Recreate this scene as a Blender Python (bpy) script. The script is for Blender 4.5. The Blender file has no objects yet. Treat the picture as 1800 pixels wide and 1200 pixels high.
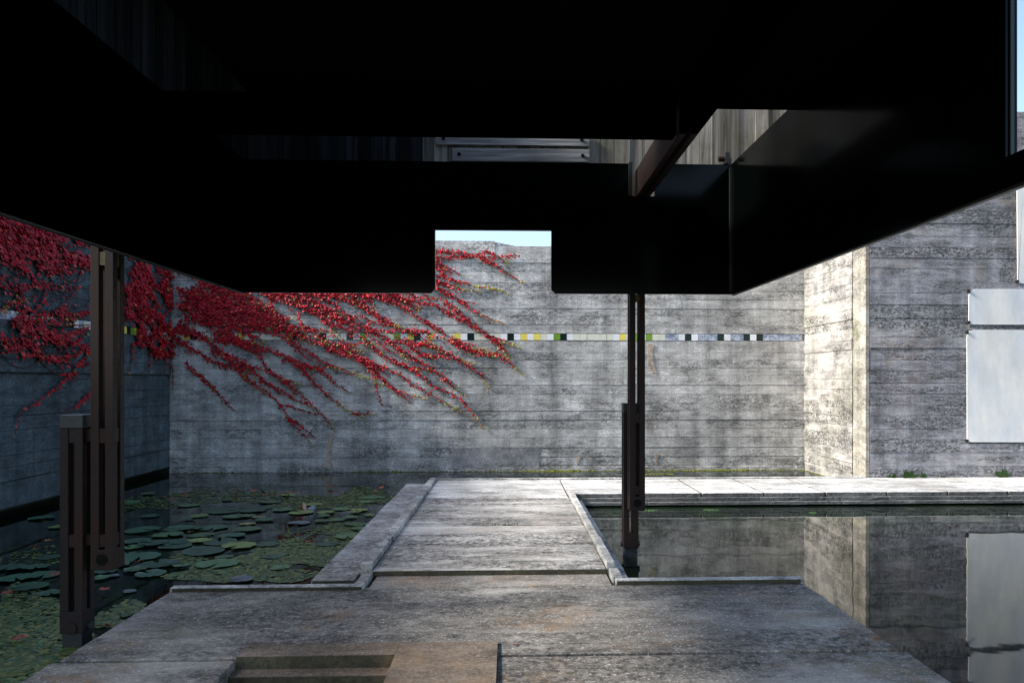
import bpy, bmesh, math, random
from mathutils import Vector, Matrix
random.seed(11)
R = math.radians
scene = bpy.context.scene
col = scene.collection

# ------------------------------------------------------------------ camera
F, TH, CX, CY, H = 1330.0, -0.0384, 946.0, 668.0, 1.6     # photo pixels, 1800 x 1200
cam = bpy.data.cameras.new('camera'); camo = bpy.data.objects.new('camera', cam); col.objects.link(camo)
cam.sensor_fit = 'HORIZONTAL'; cam.sensor_width = 36.0
cam.lens = 36.0 * F / 1800.0
cam.shift_x = (900.0 - CX) / 1800.0
cam.shift_y = (CY - 600.0) / 1800.0
cam.clip_start = 0.05; cam.clip_end = 3000
camo.location = (0, 0, H); camo.rotation_euler = (R(90), 0, TH)
scene.camera = camo

# ------------------------------------------------------------------ sky, sun, exposure
SUN_EL, SUN_FRONT = 35.0, 9.0           # elevation; degrees the sun stands to the camera's side of due left
az = Vector((-math.cos(R(SUN_FRONT)), -math.sin(R(SUN_FRONT)), 0))
sun_dir = Vector((az.x * math.cos(R(SUN_EL)), az.y * math.cos(R(SUN_EL)), math.sin(R(SUN_EL))))
world = bpy.data.worlds.new('World'); scene.world = world; world.use_nodes = True
wn = world.node_tree; wn.nodes.clear()
sky = wn.nodes.new('ShaderNodeTexSky'); sky.sky_type = 'NISHITA'; sky.sun_disc = False
sky.sun_elevation = R(SUN_EL); sky.sun_rotation = math.atan2(sun_dir.x, sun_dir.y)
sky.air_density = 1.0; sky.dust_density = 2.4; sky.ozone_density = 1.4; sky.altitude = 50
bg = wn.nodes.new('ShaderNodeBackground'); bg.inputs['Strength'].default_value = 0.15
wo = wn.nodes.new('ShaderNodeOutputWorld')
wn.links.new(sky.outputs[0], bg.inputs[0]); wn.links.new(bg.outputs[0], wo.inputs[0])
sl = bpy.data.lights.new('sun', 'SUN'); sl.energy = 3.0; sl.angle = R(7.0); sl.color = (1.0, 0.955, 0.89)
so = bpy.data.objects.new('sun', sl); col.objects.link(so)
so.rotation_euler = sun_dir.to_track_quat('Z', 'Y').to_euler(); so.location = sun_dir * 30
vs = scene.view_settings
vs.view_transform = 'Standard'; vs.look = 'None'; vs.gamma = 1.0; vs.exposure = 1.2
vs.use_curve_mapping = False
scene.render.engine = 'CYCLES'

# ------------------------------------------------------------------ pixel helpers (direction only; the plane gives the distance)
def ray(px, py):
    r = (px - CX) / F; u = (CY - py) / F
    return Vector((r * math.cos(TH) - math.sin(TH), r * math.sin(TH) + math.cos(TH), u))
def at_z(px, py, z):
    d = ray(px, py); return Vector((0, 0, H)) + d * ((z - H) / d.z)
def at_y(px, py, y):
    d = ray(px, py); return Vector((0, 0, H)) + d * (y / d.y)
def at_x(px, py, x):
    d = ray(px, py); return Vector((0, 0, H)) + d * (x / d.x)

# ------------------------------------------------------------------ materials
class NT:
    def __init__(s, name):
        s.m = bpy.data.materials.new(name); s.m.use_nodes = True
        s.t = s.m.node_tree; s.t.nodes.clear()
        s.out = s.t.nodes.new('ShaderNodeOutputMaterial'); s.b = s.t.nodes.new('ShaderNodeBsdfPrincipled')
        s.t.links.new(s.b.outputs[0], s.out.inputs[0])
        s.pos = s.t.nodes.new('ShaderNodeNewGeometry').outputs['Position']
    def n(s, k): return s.t.nodes.new(k)
    def L(s, a, b): s.t.links.new(a, b)
    def noise(s, scale, detail=4, rough=.55, stretch=None, dist=0.0):
        v = s.pos
        if stretch:
            m = s.n('ShaderNodeVectorMath'); m.operation = 'MULTIPLY'; s.L(v, m.inputs[0]); m.inputs[1].default_value = stretch; v = m.outputs[0]
        t = s.n('ShaderNodeTexNoise'); s.L(v, t.inputs['Vector'])
        t.inputs['Scale'].default_value = scale; t.inputs['Detail'].default_value = detail
        t.inputs['Roughness'].default_value = rough; t.inputs['Distortion'].default_value = dist
        return t.outputs['Fac']
    def rng(s, f, a, b, c=0., d=1.):
        m = s.n('ShaderNodeMapRange'); s.L(f, m.inputs[0])
        for i, v in enumerate((a, b, c, d)): m.inputs[i + 1].default_value = v
        return m.outputs[0]
    def math(s, op, a, b=None):
        m = s.n('ShaderNodeMath'); m.operation = op
        for i, v in enumerate((a, b)):
            if v is None: continue
            if isinstance(v, (int, float)): m.inputs[i].default_value = v
            else: s.L(v, m.inputs[i])
        return m.outputs[0]
    def mix(s, fac, a, b, mode='MIX'):
        m = s.n('ShaderNodeMix'); m.data_type = 'RGBA'; m.blend_type = mode
        for i, v in ((0, fac), (6, a), (7, b)):
            if isinstance(v, (int, float)): m.inputs[i].default_value = v
            elif isinstance(v, tuple): m.inputs[i].default_value = (*v, 1)
            else: s.L(v, m.inputs[i])
        return m.outputs[2]
    def mul(s, c, f):                                    # colour times a scalar socket
        cb = s.n('ShaderNodeCombineColor')
        for i in range(3): s.L(f, cb.inputs[i])
        return s.mix(1.0, c, cb.outputs[0], 'MULTIPLY')
    def rand(s): return s.n('ShaderNodeObjectInfo').outputs['Random']
    def bump(s, h, strength, dist=.01, prev=None):
        b = s.n('ShaderNodeBump'); b.inputs['Strength'].default_value = strength; b.inputs['Distance'].default_value = dist
        s.L(h, b.inputs['Height'])
        if prev: s.L(prev, b.inputs['Normal'])
        return b.outputs[0]
    def done(s, c=None, rough=.8, nrm=None, spec=.3, metal=0.0):
        if c is not None:
            if isinstance(c, tuple): s.b.inputs['Base Color'].default_value = (*c, 1)
            else: s.L(c, s.b.inputs['Base Color'])
        if isinstance(rough, (int, float)): s.b.inputs['Roughness'].default_value = rough
        else: s.L(rough, s.b.inputs['Roughness'])
        s.b.inputs['Specular IOR Level'].default_value = spec; s.b.inputs['Metallic'].default_value = metal
        if nrm: s.L(nrm, s.b.inputs['Normal'])
        return s.m

def concrete(name, base, lichen=.5, lich_lo=.50, grain='wall', moss=0.0, stain=(.30, .20, .11), stain_amt=.35, tone=.16, pale=0.0, dark=(.035, .035, .033), blot=(.55,.55,1.6), flecks=0.0):
    t = NT(name)
    big = t.noise(.55, 5, .6)
    c = t.mix(t.rng(big, .32, .68), tuple(v * .72 for v in base), tuple(min(.85, v * 1.25) for v in base))
    # weathering in cloudy patches, then damp run-off streaks (walls: downwards, decks: along the boards)
    c = t.mul(c, t.rng(t.noise(3.4, 10, .76, (.8, .8, 1.9) if grain == 'wall' else (.8, 1.6, 1)), .33, .67, .48, 1.42))
    st = t.noise(1.0, 6, .68, (5.0, 5.0, .35) if grain == 'wall' else (1.2, 8., 1.))
    c = t.mul(c, t.rng(st, .3, .68, *((.62, 1.22) if grain == 'wall' else (.80, 1.12))))
    # coarse aggregate, pores and pale grit
    c = t.mul(c, t.rng(t.noise(42, 6, .8), .3, .7, .50, 1.45))
    c = t.mul(c, t.rng(t.noise(70, 3, .6), .30, .40, .35, 1.0))
    if flecks: c = t.mix(t.math('MULTIPLY', t.rng(t.noise(64, 4, .65), .585, .66), flecks), c, (.62, .62, .60))
    c = t.mul(c, t.rng(t.rand(), 0, 1, 1 - tone, 1 + tone))
    if pale:                                            # lime bloom
        pm = t.rng(t.noise(.9, 5, .6, (1, 1, 1.2)), .52, .66)
        c = t.mix(t.math('MULTIPLY', pm, pale), c, (.72, .70, .64))
    if stain_amt:
        sm = t.math('MULTIPLY', t.rng(t.noise(1.3, 5, .65, (1., 1.3, 1.)), .53, .68), t.rng(t.noise(9, 3, .6), .35, .6))
        c = t.mix(t.math('MULTIPLY', sm, stain_amt), c, stain)
    if moss:
        mm = t.math('MULTIPLY', t.rng(t.noise(.8, 4, .6), .55, .7), t.rng(t.noise(14, 4, .7), .4, .6))
        c = t.mix(t.math('MULTIPLY', mm, moss), c, (.13, .14, .045))
    if lichen:                                          # black lichen crust in blotches
        ln = t.math('ADD', t.noise(1.9, 7, .68, blot), t.rng(t.rand(), 0, 1, -.11, .09)) if grain != 'none' else t.noise(1.9, 7, .68, blot)
        lm = t.rng(ln, lich_lo - .02, lich_lo + .12)
        sp = t.rng(t.noise(20, 10, .86, (1, 1, 1.4)), .42, .58)
        c = t.mix(t.math('MULTIPLY', t.math('MULTIPLY', lm, sp), lichen), c, dark)
    g = t.noise(1.0, 4, .65, {'wall': (2.5, 2.5, 70.), 'deck': (2.5, 60., 3.), 'none': (20., 20., 20.)}[grain])
    nb = t.bump(g, .35, .006)
    nb = t.bump(t.noise(40, 5, .7), .45, .008, nb)
    nb = t.bump(t.noise(5, 4, .6), .25, .02, nb)
    return t.done(c, .88, nb, .22)

def plain(name, c, rough=.6, var=.15, scale=12, spec=.4, metal=0.0, bump=0.0, rnd=.1):
    t = NT(name)
    k = t.mul(t.mix(1.0, c, c), t.rng(t.noise(scale, 4, .6), .3, .7, 1 - var, 1 + var))
    if rnd: k = t.mul(k, t.rng(t.rand(), 0, 1, 1 - rnd, 1 + rnd))
    return t.done(k, rough, t.bump(t.noise(scale * 3, 3), bump, .004) if bump else None, spec, metal)

M = {}
M['wall'] = concrete('wall_concrete', (.52, .515, .495), .85, .47, moss=.30, stain_amt=.2, pale=.35, tone=.09)
M['wall_left'] = concrete('left_wall_concrete', (.085, .118, .135), .6, .48, stain_amt=.1, tone=.09)  # base darkened and blued: the left wall's shade put into its colour
M['wall_right'] = concrete('right_wall_concrete', (.325, .32, .34), 1.0, .42, stain_amt=.35, blot=(.5, .5, 2.8), tone=.12, pale=.3)
M['wall_return'] = concrete('return_wall_concrete', (.40, .39, .365), 1.0, .43, stain_amt=.2, moss=.6, pale=.40, blot=(.6, .6, 2.6), tone=.07)
M['pier'] = concrete('pier_concrete', (.37, .352, .30), .7, .48, moss=1.0, stain_amt=.5, pale=.25)
M['deck'] = concrete('deck_concrete', (.255, .234, .205), .95, .42, 'deck', moss=.5, stain_amt=1.0, stain=(.26, .15, .07), tone=.07, pale=.35, blot=(.5, 1.1, 1.), flecks=.9)
M['bridge'] = concrete('bridge_concrete', (.44, .42, .39), 1.0, .42, 'deck', moss=.25, stain_amt=.5, tone=.08, pale=.45, blot=(.3, 1.8, 1.), flecks=.4)
M['ledge'] = concrete('ledge_concrete', (.50, .485, .46), .9, .47, 'none', moss=.3, stain_amt=.5, tone=.08, pale=.4, flecks=.3)
M['slab'] = concrete('walkway_concrete', (.56, .55, .52), .6, .54, 'none', stain_amt=.2, tone=.05, pale=.6)
M['kerb'] = concrete('kerb_concrete', (.52, .51, .48), .9, .46, 'none', moss=.5, stain_amt=.25)
M['bench'] = concrete('bench_concrete', (.21, .165, .125), .5, .56, 'none', moss=.35, stain_amt=.5, tone=.05, flecks=.25)
M['riser'] = concrete('mossy_riser', (.075, .07, .045), .6, .45, 'none', moss=.6, stain_amt=.3, tone=.05)
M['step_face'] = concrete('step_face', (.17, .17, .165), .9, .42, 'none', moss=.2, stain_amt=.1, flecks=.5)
M['joint'] = concrete('mossy_joint', (.05, .055, .02), .6, .4, 'none', moss=.9, stain_amt=.2, tone=.1)
M['patch'] = concrete('patch_concrete', (.30, .30, .30), .5, .5, 'none', stain_amt=0, tone=.03)
M['flake'] = concrete('bare_plaster', (.50, .41, .33), .5, .5, 'none', stain_amt=.2)
M['void'] = plain('shade_dark_concrete', (.02, .022, .02), .7, .3, 4)  # near-black: shade of the gaps under walls and decks put into the colour
t = NT('white_plaster')
c = t.mix(t.rng(t.noise(1.4, 5, .6, (1, 1, .5)), .36, .64), (.60, .63, .66), (.76, .745, .68))
c = t.mul(c, t.rng(t.noise(5, 6, .7, (1, 1, .4)), .3, .7, .86, 1.08))
M['white'] = t.done(c, .75, t.bump(t.noise(7, 4), .2, .01), .3)
M['stud'] = plain('bronze', (.03, .028, .03), .5, .2, 20, metal=.4)
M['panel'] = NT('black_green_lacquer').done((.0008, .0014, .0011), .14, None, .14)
M['panel_matt'] = NT('black_matt_panel').done((.0006, .0009, .0008), .6, None, 0.0)
M['lip'] = NT('steel_edge').done((.05, .06, .06), .38, None, .5, .6)
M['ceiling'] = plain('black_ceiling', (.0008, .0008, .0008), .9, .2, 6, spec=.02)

t = NT('weathered_larch')
g = t.noise(1.0, 5, .65, (28, 28, 1.1), .4)
c = t.mix(t.rng(g, .3, .7), (.085, .078, .066), (.35, .34, .31))
c = t.mul(c, t.rng(t.rand(), 0, 1, .6, 1.35))
gm = t.rng(t.noise(3.2, 4, .6), .5, .68)
c = t.mix(t.math('MULTIPLY', gm, .5), c, (.10, .105, .05))
M['wood'] = t.done(c, .85, t.bump(g, .6, .006), .15)
t = NT('shaded_larch')  # same larch, with the shade inside the housing put into its colour
g = t.noise(1.0, 5, .65, (28, 28, 1.1), .4)
c = t.mul(t.mix(t.rng(g, .35, .7), (.004, .005, .006), (.030, .034, .038)), t.rng(t.rand(), 0, 1, .3, 1.5))
M['wood_shaded'] = t.done(c, .85, t.bump(g, .6, .006), .1)
M['beam'] = plain('shaded_beam_steel', (.0010, .0008, .0007), .8, .4, 20, spec=0.0)  # rusted beam steel, blackened to carry the shade under the ceiling

t = NT('weathered_plank')
g = t.noise(1.0, 5, .65, (1.4, 28, 34), .5)
c = t.mul(t.mix(t.rng(g, .3, .7), (.09, .095, .10), (.34, .35, .35)), t.rng(t.rand(), 0, 1, .8, 1.2))
M['plank'] = t.done(c, .85, t.bump(g, .7, .006), .15)

t = NT('rusty_steel')
a = t.noise(2.2, 5, .65, (1.6, 1.6, .6)); b = t.noise(30, 4, .7)
c = t.mix(t.rng(a, .38, .64), (.013, .011, .012), (.026, .011, .006))
c = t.mix(t.math('MULTIPLY', t.rng(b, .52, .66), .6), c, (.045, .018, .008))
M['rust'] = t.done(c, t.rng(b, .3, .7, .45, .75), t.bump(b, .3, .003), .25, .08)
M['steel'] = plain('grey_steel', (.030, .034, .038), .45, .25, 20, spec=.4, metal=.2)
M['brass'] = plain('brass_spacer', (.13, .11, .055), .5, .25, 25, spec=.5, metal=.4)
M['darkhole'] = NT('dark_hole').done((.006, .006, .006), .8, None, .1)

for k, cc, ro in (('W', (.76, .77, .78), .25), ('C', (.66, .66, .55), .3), ('Y', (.76, .64, .12), .25), ('G', (.16, .30, .03), .25), ('K', (.006, .018, .017), .2)):
    M['tile' + k] = plain('tile_' + k, cc, ro, .08, 30, rnd=.06)
t = NT('tile_B')
M['tileB'] = t.done(t.mix(t.rng(t.noise(9, 4, .7), .38, .62), (.16, .19, .26), (.52, .57, .66)), .25)

t = NT('pool_water')
n = t.noise(.9, 5, .65)
c = t.mix(t.rng(n, .42, .66), (.0030, .0060, .0050), (.010, .022, .006))
w = t.noise(2.6, 2, .5, (1, .7, 1))
M['water'] = t.done(c, .025, t.bump(w, .08, .02), .5); t.b.inputs['IOR'].default_value = 1.36
M['ground'] = plain('ground_grass', (.07, .085, .03), .95, .35, .6)

t = NT('creeper_leaf')
at = t.n('ShaderNodeAttribute'); at.attribute_name = 'tint'
t.b.inputs['Roughness'].default_value = .5; t.b.inputs['Specular IOR Level'].default_value = .35
M['leaf'] = t.done(at.outputs['Color'], .5, None, .2)
M['stem'] = plain('creeper_stem', (.05, .03, .022), .8, .3, 20)
M['moss'] = plain('moss', (.10, .105, .015), .95, .5, 16)
M['weed'] = plain('weed_green', (.030, .075, .014), .6, .3, 10)
for k, cc in (('pad_dark', (.034, .092, .050)), ('pad_mid', (.060, .130, .050)), ('pad_light', (.16, .22, .06)), ('pad_yellow', (.20, .18, .07)), ('pad_grey', (.10, .12, .125))):
    t = NT(k)
    c = t.mul(t.mix(1., cc, cc), t.rng(t.noise(14, 4, .65), .3, .7, .7, 1.3))
    c = t.mul(c, t.rng(t.rand(), 0, 1, .75, 1.3))
    M[k] = t.done(c, .38, t.bump(t.noise(10, 3), .3, .006), .5)
M['redleaf'] = plain('fallen_red', (.32, .075, .045), .6, .3, 25, rnd=.35)
M['brownleaf'] = plain('fallen_brown', (.22, .085, .03), .7, .3, 25, rnd=.3)
M['pink'] = plain('lily_petal', (.62, .36, .33), .5, .1, 20)
M['greyleaf'] = plain('curled_leaf', (.33, .33, .38), .5, .2, 20)

# ------------------------------------------------------------------ object helpers
def finish(name, me, mat, parent=None):
    o = bpy.data.objects.new(name, me); col.objects.link(o)
    if mat is not None: me.materials.append(M[mat] if isinstance(mat, str) else mat)
    if parent is not None:
        o.parent = parent; o.matrix_parent_inverse = PINV[parent.name]
        PINV[o.name] = Matrix.Identity(4)
    else:
        PINV[o.name] = Matrix.Identity(4)
    return o
PINV = {}
def tag(o, label=None, cat=None, group=None, kind=None):
    if label: o['label'] = label
    if cat: o['category'] = cat
    if group: o['group'] = group
    if kind: o['kind'] = kind
    return o
def thing(name, loc, label, cat, group=None):
    o = bpy.data.objects.new(name, None); col.objects.link(o); o.location = loc; o.empty_display_size = .1
    PINV[o.name] = Matrix.Translation(Vector(loc)).inverted()
    return tag(o, label, cat, group)
def pydata(name, v, f, mat, parent=None, smooth=False):
    me = bpy.data.meshes.new(name); me.from_pydata(v, [], f); me.update()
    if smooth: me.polygons.foreach_set('use_smooth', [True] * len(me.polygons))
    return finish(name, me, mat, parent)
BF = [(0, 3, 2, 1), (4, 5, 6, 7), (0, 1, 5, 4), (1, 2, 6, 5), (2, 3, 7, 6), (3, 0, 4, 7)]
def bv(x0, x1, y0, y1, z0, z1):
    return [(x0, y0, z0), (x1, y0, z0), (x1, y1, z0), (x0, y1, z0), (x0, y0, z1), (x1, y0, z1), (x1, y1, z1), (x0, y1, z1)]
def box(name, x0, x1, y0, y1, z0, z1, mat, parent=None, bevel=0.0, jit=0.0):
    v = bv(x0, x1, y0, y1, z0, z1)
    if jit: v = [(a + random.uniform(-jit, jit), b + random.uniform(-jit, jit), c + random.uniform(-jit, jit)) for a, b, c in v]
    if not bevel: return pydata(name, v, BF, mat, parent)
    me = bpy.data.meshes.new(name); bm = bmesh.new()
    vs_ = [bm.verts.new(p) for p in v]
    for f in BF: bm.faces.new([vs_[i] for i in f])
    bmesh.ops.bevel(bm, geom=bm.edges[:], offset=bevel, segments=1, affect='EDGES')
    bm.to_mesh(me); bm.free()
    return finish(name, me, mat, parent)
def worn_box(name, x0, x1, y0, y1, z0, z1, mat, parent=None, step=.12, chip=.005, bevel=.004):
    """a cast block whose arrises are chipped and uneven: subdivided along its long side, bevelled, jittered"""
    me = bpy.data.meshes.new(name); bm = bmesh.new()
    vs_ = [bm.verts.new(p) for p in bv(x0, x1, y0, y1, z0, z1)]
    for f in BF: bm.faces.new([vs_[i] for i in f])
    ax = 0 if (x1 - x0) > (y1 - y0) else 1
    n = max(1, int(((x1 - x0) if ax == 0 else (y1 - y0)) / step))
    n = min(n, 60)
    es = [e for e in bm.edges if abs((e.verts[0].co - e.verts[1].co)[ax]) > 1e-4]
    if n > 1: bmesh.ops.subdivide_edges(bm, edges=es, cuts=n - 1, use_grid_fill=True)
    be = [e for e in bm.edges if len(e.link_faces) == 2 and e.calc_face_angle(0) > .5]
    bmesh.ops.bevel(bm, geom=be, offset=bevel, segments=1, affect='EDGES')
    for v in bm.verts:
        k = chip * (2.2 if random.random() < .07 else .6)
        v.co += Vector((random.uniform(-k, k) * (.3 if ax == 0 else 1), random.uniform(-k, k) * (1 if ax == 0 else .3), random.uniform(-k, k * .3) * .7))
    bm.to_mesh(me); bm.free()
    return finish(name, me, mat, parent)
def prism(name, pts, axis, a, b, mat, parent=None):
    """outline pts (2D) pushed from a to b along axis 'x', 'y' or 'z'"""
    def P(p, k): return {'x': (k, p[0], p[1]), 'y': (p[0], k, p[1]), 'z': (p[0], p[1], k)}[axis]
    n = len(pts)
    me = bpy.data.meshes.new(name); bm = bmesh.new()
    A = [bm.verts.new(P(p, a)) for p in pts]; B = [bm.verts.new(P(p, b)) for p in pts]
    bm.faces.new(A); bm.faces.new(B[::-1])
    for i in range(n): bm.faces.new((A[i], B[i], B[(i + 1) % n], A[(i + 1) % n]))
    bmesh.ops.recalc_face_normals(bm, faces=bm.faces[:])
    bm.to_mesh(me); bm.free()
    return finish(name, me, mat, parent)
def disc(name, c, axis, r, depth, mat, parent=None, seg=18):
    a = [(r * math.cos(2 * math.pi * i / seg), r * math.sin(2 * math.pi * i / seg)) for i in range(seg)]
    if axis == 'y': return prism(name, [(c[0] + p, c[2] + q) for p, q in a], 'y', c[1] - depth, c[1] + depth, mat, parent)
    if axis == 'x': return prism(name, [(c[1] + p, c[2] + q) for p, q in a], 'x', c[0] - depth, c[0] + depth, mat, parent)
    return prism(name, [(c[0] + p, c[1] + q) for p, q in a], 'z', c[2] - depth, c[2] + depth, mat, parent)

# ------------------------------------------------------------------ setting: ground and water
WALL_Y, LEFT_X, RET_X, RIGHT_Y = 13.33, -5.87, 5.27, 11.0
tag(pydata('ground', [(-900, -900, -.45), (900, -900, -.45), (900, 900, -.45), (-900, 900, -.45)], [(0, 1, 2, 3)], 'ground'), kind='structure')
tag(pydata('pool_water', [(-9, -9, 0), (12, -9, 0), (12, 13.6, 0), (-9, 13.6, 0)], [(0, 1, 2, 3)], 'water'), kind='structure')

# ------------------------------------------------------------------ board-marked concrete walls
def courses(z0, z1, lo=.125, hi=.185):
    zs = [z0]
    while zs[-1] < z1 - hi * 1.4: zs.append(zs[-1] + random.uniform(lo, hi))
    zs.append(z1); return zs
def splits(a, b, lo=1.6, hi=3.6):
    xs = [a]
    while xs[-1] < b - hi: xs.append(xs[-1] + random.uniform(lo, hi))
    xs.append(b); return xs
def wall_boards(parent, zs, a, b, plane, face, mat, gap=.003):
    """the cast imprint of each shuttering board: its own depth and joint. plane 'y': faces -Y at y=face; '+x' / '-x'"""
    for i in range(len(zs) - 1):
        base = random.gauss(0, .0035)
        for u0, u1 in zip(*(lambda s: (s[:-1], s[1:]))(splits(a, b))):
            d = base + random.gauss(0, .0015)
            g = gap * random.choice((.4, .7, 1, 1, 1.6)); e = .0012
            z0, z1 = zs[i] + g, zs[i + 1] - g * .3
            if plane == 'y': box('board_mark', u0 + e, u1 - e, face + d, face + .05, z0, z1, mat, parent, jit=.001)
            elif plane == '+x': box('board_mark', face - .05, face - d, u0 + e, u1 - e, z0, z1, mat, parent, jit=.001)
            else: box('board_mark', face + d, face + .05, u0 + e, u1 - e, z0, z1, mat, parent, jit=.001)

PITCH = .1168
T0 = at_y(418.4, 592, WALL_Y).x
TZ = at_y(900, 592, WALL_Y).z
def tile_row(parent, seq, f0, z):
    h = .056
    for i, ch in enumerate(seq):
        f0(i, ch, z - h + random.uniform(-.0015, .0015), z + h)

bw = thing('back_wall', (-.3, WALL_Y + .2, 0), 'long board-marked concrete wall with coloured tile band and red creeper behind the pool', 'wall')
box('core', -6.3, RET_X + .1, WALL_Y + .034, WALL_Y + .45, -.4, 3.955, 'wall', bw)
wall_boards(bw, [-.2, .095] + courses(.098, TZ - .062), LEFT_X, RET_X, 'y', WALL_Y, 'wall')
box('plinth', LEFT_X, RET_X, WALL_Y - .012, WALL_Y + .03, -.25, .07, 'wall', bw)
wall_boards(bw, courses(TZ + .062, 3.96), LEFT_X, RET_X, 'y', WALL_Y, 'wall')
SEQ = 'WYKWCWYWW' + 'YWCCCCWYKYWCKCCCKWGCCCCGWYKWY' + 'WCCYWKCCCCWKWYWYCWGKWCCCCCCWYW' + 'GWGCCBBWKWBBBKWBBKWKBBBBBBB'
def bt(i, ch, z0, z1):
    x = T0 + (i - 9) * PITCH
    if x < LEFT_X + .0 or x + PITCH > RET_X + .03: return
    d = random.uniform(-.002, .002)
    box('tile', x + .0015, x + PITCH - .0015, WALL_Y - .002 + d, WALL_Y + .03, z0, z1, 'tile' + ch, bw)
tile_row(bw, SEQ, bt, TZ)
# stepped top of the wall: taller part to the left ending in a plan staircase
sx = at_y(870, 425, WALL_Y).x
zt = 4.045
box('coping', -6.5, sx, WALL_Y - .012, WALL_Y + .42, 3.83, zt, 'wall', bw)
for k in range(4):
    box('coping_step', sx + k * .085 + .002, sx + (k + 1) * .085, WALL_Y + .004 + .075 * (k + 1), WALL_Y + .42, 3.835, zt - .004 * (k + 1), 'wall', bw)
# smooth repair patch low on the wall, flaked plaster
a = at_y(795, 786, WALL_Y - .008); b = at_y(948, 826, WALL_Y - .008)
box('repair_patch', a.x, b.x, WALL_Y - .008, WALL_Y + .01, b.z + .03, a.z, 'patch', bw, jit=.004)
def flake(parent, pts, y):
    q = [at_y(px, py, y) for px, py in pts]
    prism('flaked_plaster', [(p.x, p.z) for p in q], 'y', y, y + .012, 'flake', parent)
for pts in ([(1139, 604), (1150, 606), (1147, 622), (1149, 640), (1155, 655), (1145, 655), (1139, 640)],
            [(1152, 796), (1158, 798), (1155, 812), (1158, 822), (1152, 822)],
            [(1015, 800), (1021, 800), (1019, 812), (1014, 816)],
            [(563, 818), (573, 816), (575, 780), (582, 760), (586, 764), (583, 800), (585, 828), (577, 829), (576, 820), (567, 822), (567, 829), (562, 829)]):
    flake(bw, pts, WALL_Y - .009)

box('undercut_shade', LEFT_X - .44, LEFT_X - .002, WALL_Y + .015, WALL_Y + .033, -.4, .10, 'void', bw)  # dark sheet standing in for shade in the gap below the left wall
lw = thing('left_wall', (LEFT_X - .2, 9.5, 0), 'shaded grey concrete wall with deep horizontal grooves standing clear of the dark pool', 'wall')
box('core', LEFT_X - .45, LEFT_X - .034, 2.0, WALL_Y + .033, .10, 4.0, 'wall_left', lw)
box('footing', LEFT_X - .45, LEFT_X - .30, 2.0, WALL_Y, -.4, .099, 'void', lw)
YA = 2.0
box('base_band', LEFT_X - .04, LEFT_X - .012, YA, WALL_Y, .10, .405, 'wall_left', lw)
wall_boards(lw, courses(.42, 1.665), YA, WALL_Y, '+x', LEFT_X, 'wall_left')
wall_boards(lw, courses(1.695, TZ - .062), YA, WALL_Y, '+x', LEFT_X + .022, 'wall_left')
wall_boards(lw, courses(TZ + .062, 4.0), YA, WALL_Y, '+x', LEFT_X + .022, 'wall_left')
LSEQ = ('WWWGWBBBWKYGKYGCWBBBCWCBWKBWBCWGWKCWBBWKBCWCCGWB' * 2)
def lt(i, ch, z0, z1):
    y1 = WALL_Y - i * PITCH
    if y1 - PITCH < YA: return
    box('tile', LEFT_X - .03, LEFT_X + .024 + random.uniform(-.002, .002), y1 - PITCH + .0015, y1 - .0015, z0, z1, 'tile' + ch, lw)
tile_row(lw, LSEQ, lt, TZ)

rw = thing('return_wall', (RET_X + .2, 12.2, 0), 'sunlit pale concrete wall end with a vertical groove meeting the tiled wall', 'wall')
box('core', RET_X + .034, RET_X + .40, RIGHT_Y + .05, WALL_Y + .4, -.4, 5.6, 'wall_return', rw)
wall_boards(rw, [-.2, .16] + courses(.163, 5.6, .13, .24), 11.445, WALL_Y, '-x', RET_X, 'wall_return')
box('pier', RET_X - .002, RET_X + .06, RIGHT_Y + .0, 11.405, -.2, 5.6, 'pier', rw, bevel=.006)

gw = thing('right_wall', (7.4, RIGHT_Y + .2, .1), 'lichen-blackened concrete wall with white rounded panels beside the stone walkway', 'wall')
box('core', RET_X + .07, 10.5, RIGHT_Y + .036, RIGHT_Y + .4, -.4, 5.6, 'wall_right', gw)
wall_boards(gw, [-.2, .32] + courses(.323, 5.6, .14, .21), RET_X + .064, 10.5, 'y', RIGHT_Y, 'wall_right')
def rounded(x0, x1, z0, z1, r, seg=6):
    pts = []
    for cx_, cz_, a0 in ((x1 - r, z1 - r, 0), (x0 + r, z1 - r, 90), (x0 + r, z0 + r * .15, 180), (x1 - r, z0 + r * .15, 270)):
        rr = r if a0 < 180 else r * .15
        cx2 = cx_ if a0 < 180 else (x0 + rr if a0 == 180 else x1 - rr)
        for k in range(seg + 1):
            a = R(a0 + 90 * k / seg); pts.append((cx2 + rr * math.cos(a), cz_ + rr * math.sin(a)))
    return pts
for (p0, p1, x1, lab) in (((1700, 580), (1700, 778), 9.2, 'large tall white rounded panel low on the lichened concrete wall'),
                          ((1703, 508), (1703, 570), 9.2, 'low wide white rounded panel just above the large white panel'),
                          ((1788, 290), (1788, 498), 9.0, 'upper white rounded panel high on the lichened wall with dark studs')):
    a = at_y(*p0, RIGHT_Y - .02); b = at_y(*p1, RIGHT_Y - .02)
    pn = thing('white_panel', (a.x, RIGHT_Y - .02, b.z), lab, 'wall panel', 'white panels on the right wall')
    prism('sheet', [(q[0] + random.gauss(0, .005), q[1] + random.gauss(0, .005)) for q in rounded(a.x, x1, b.z, a.z, .11)], 'y', RIGHT_Y - .022, RIGHT_Y - .008, 'white', pn)
    for zz in (a.z - .03, b.z + .03): disc('stud', (a.x - .005, RIGHT_Y - .026, zz), 'y', .022, .016, 'stud', pn, 10)

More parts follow.
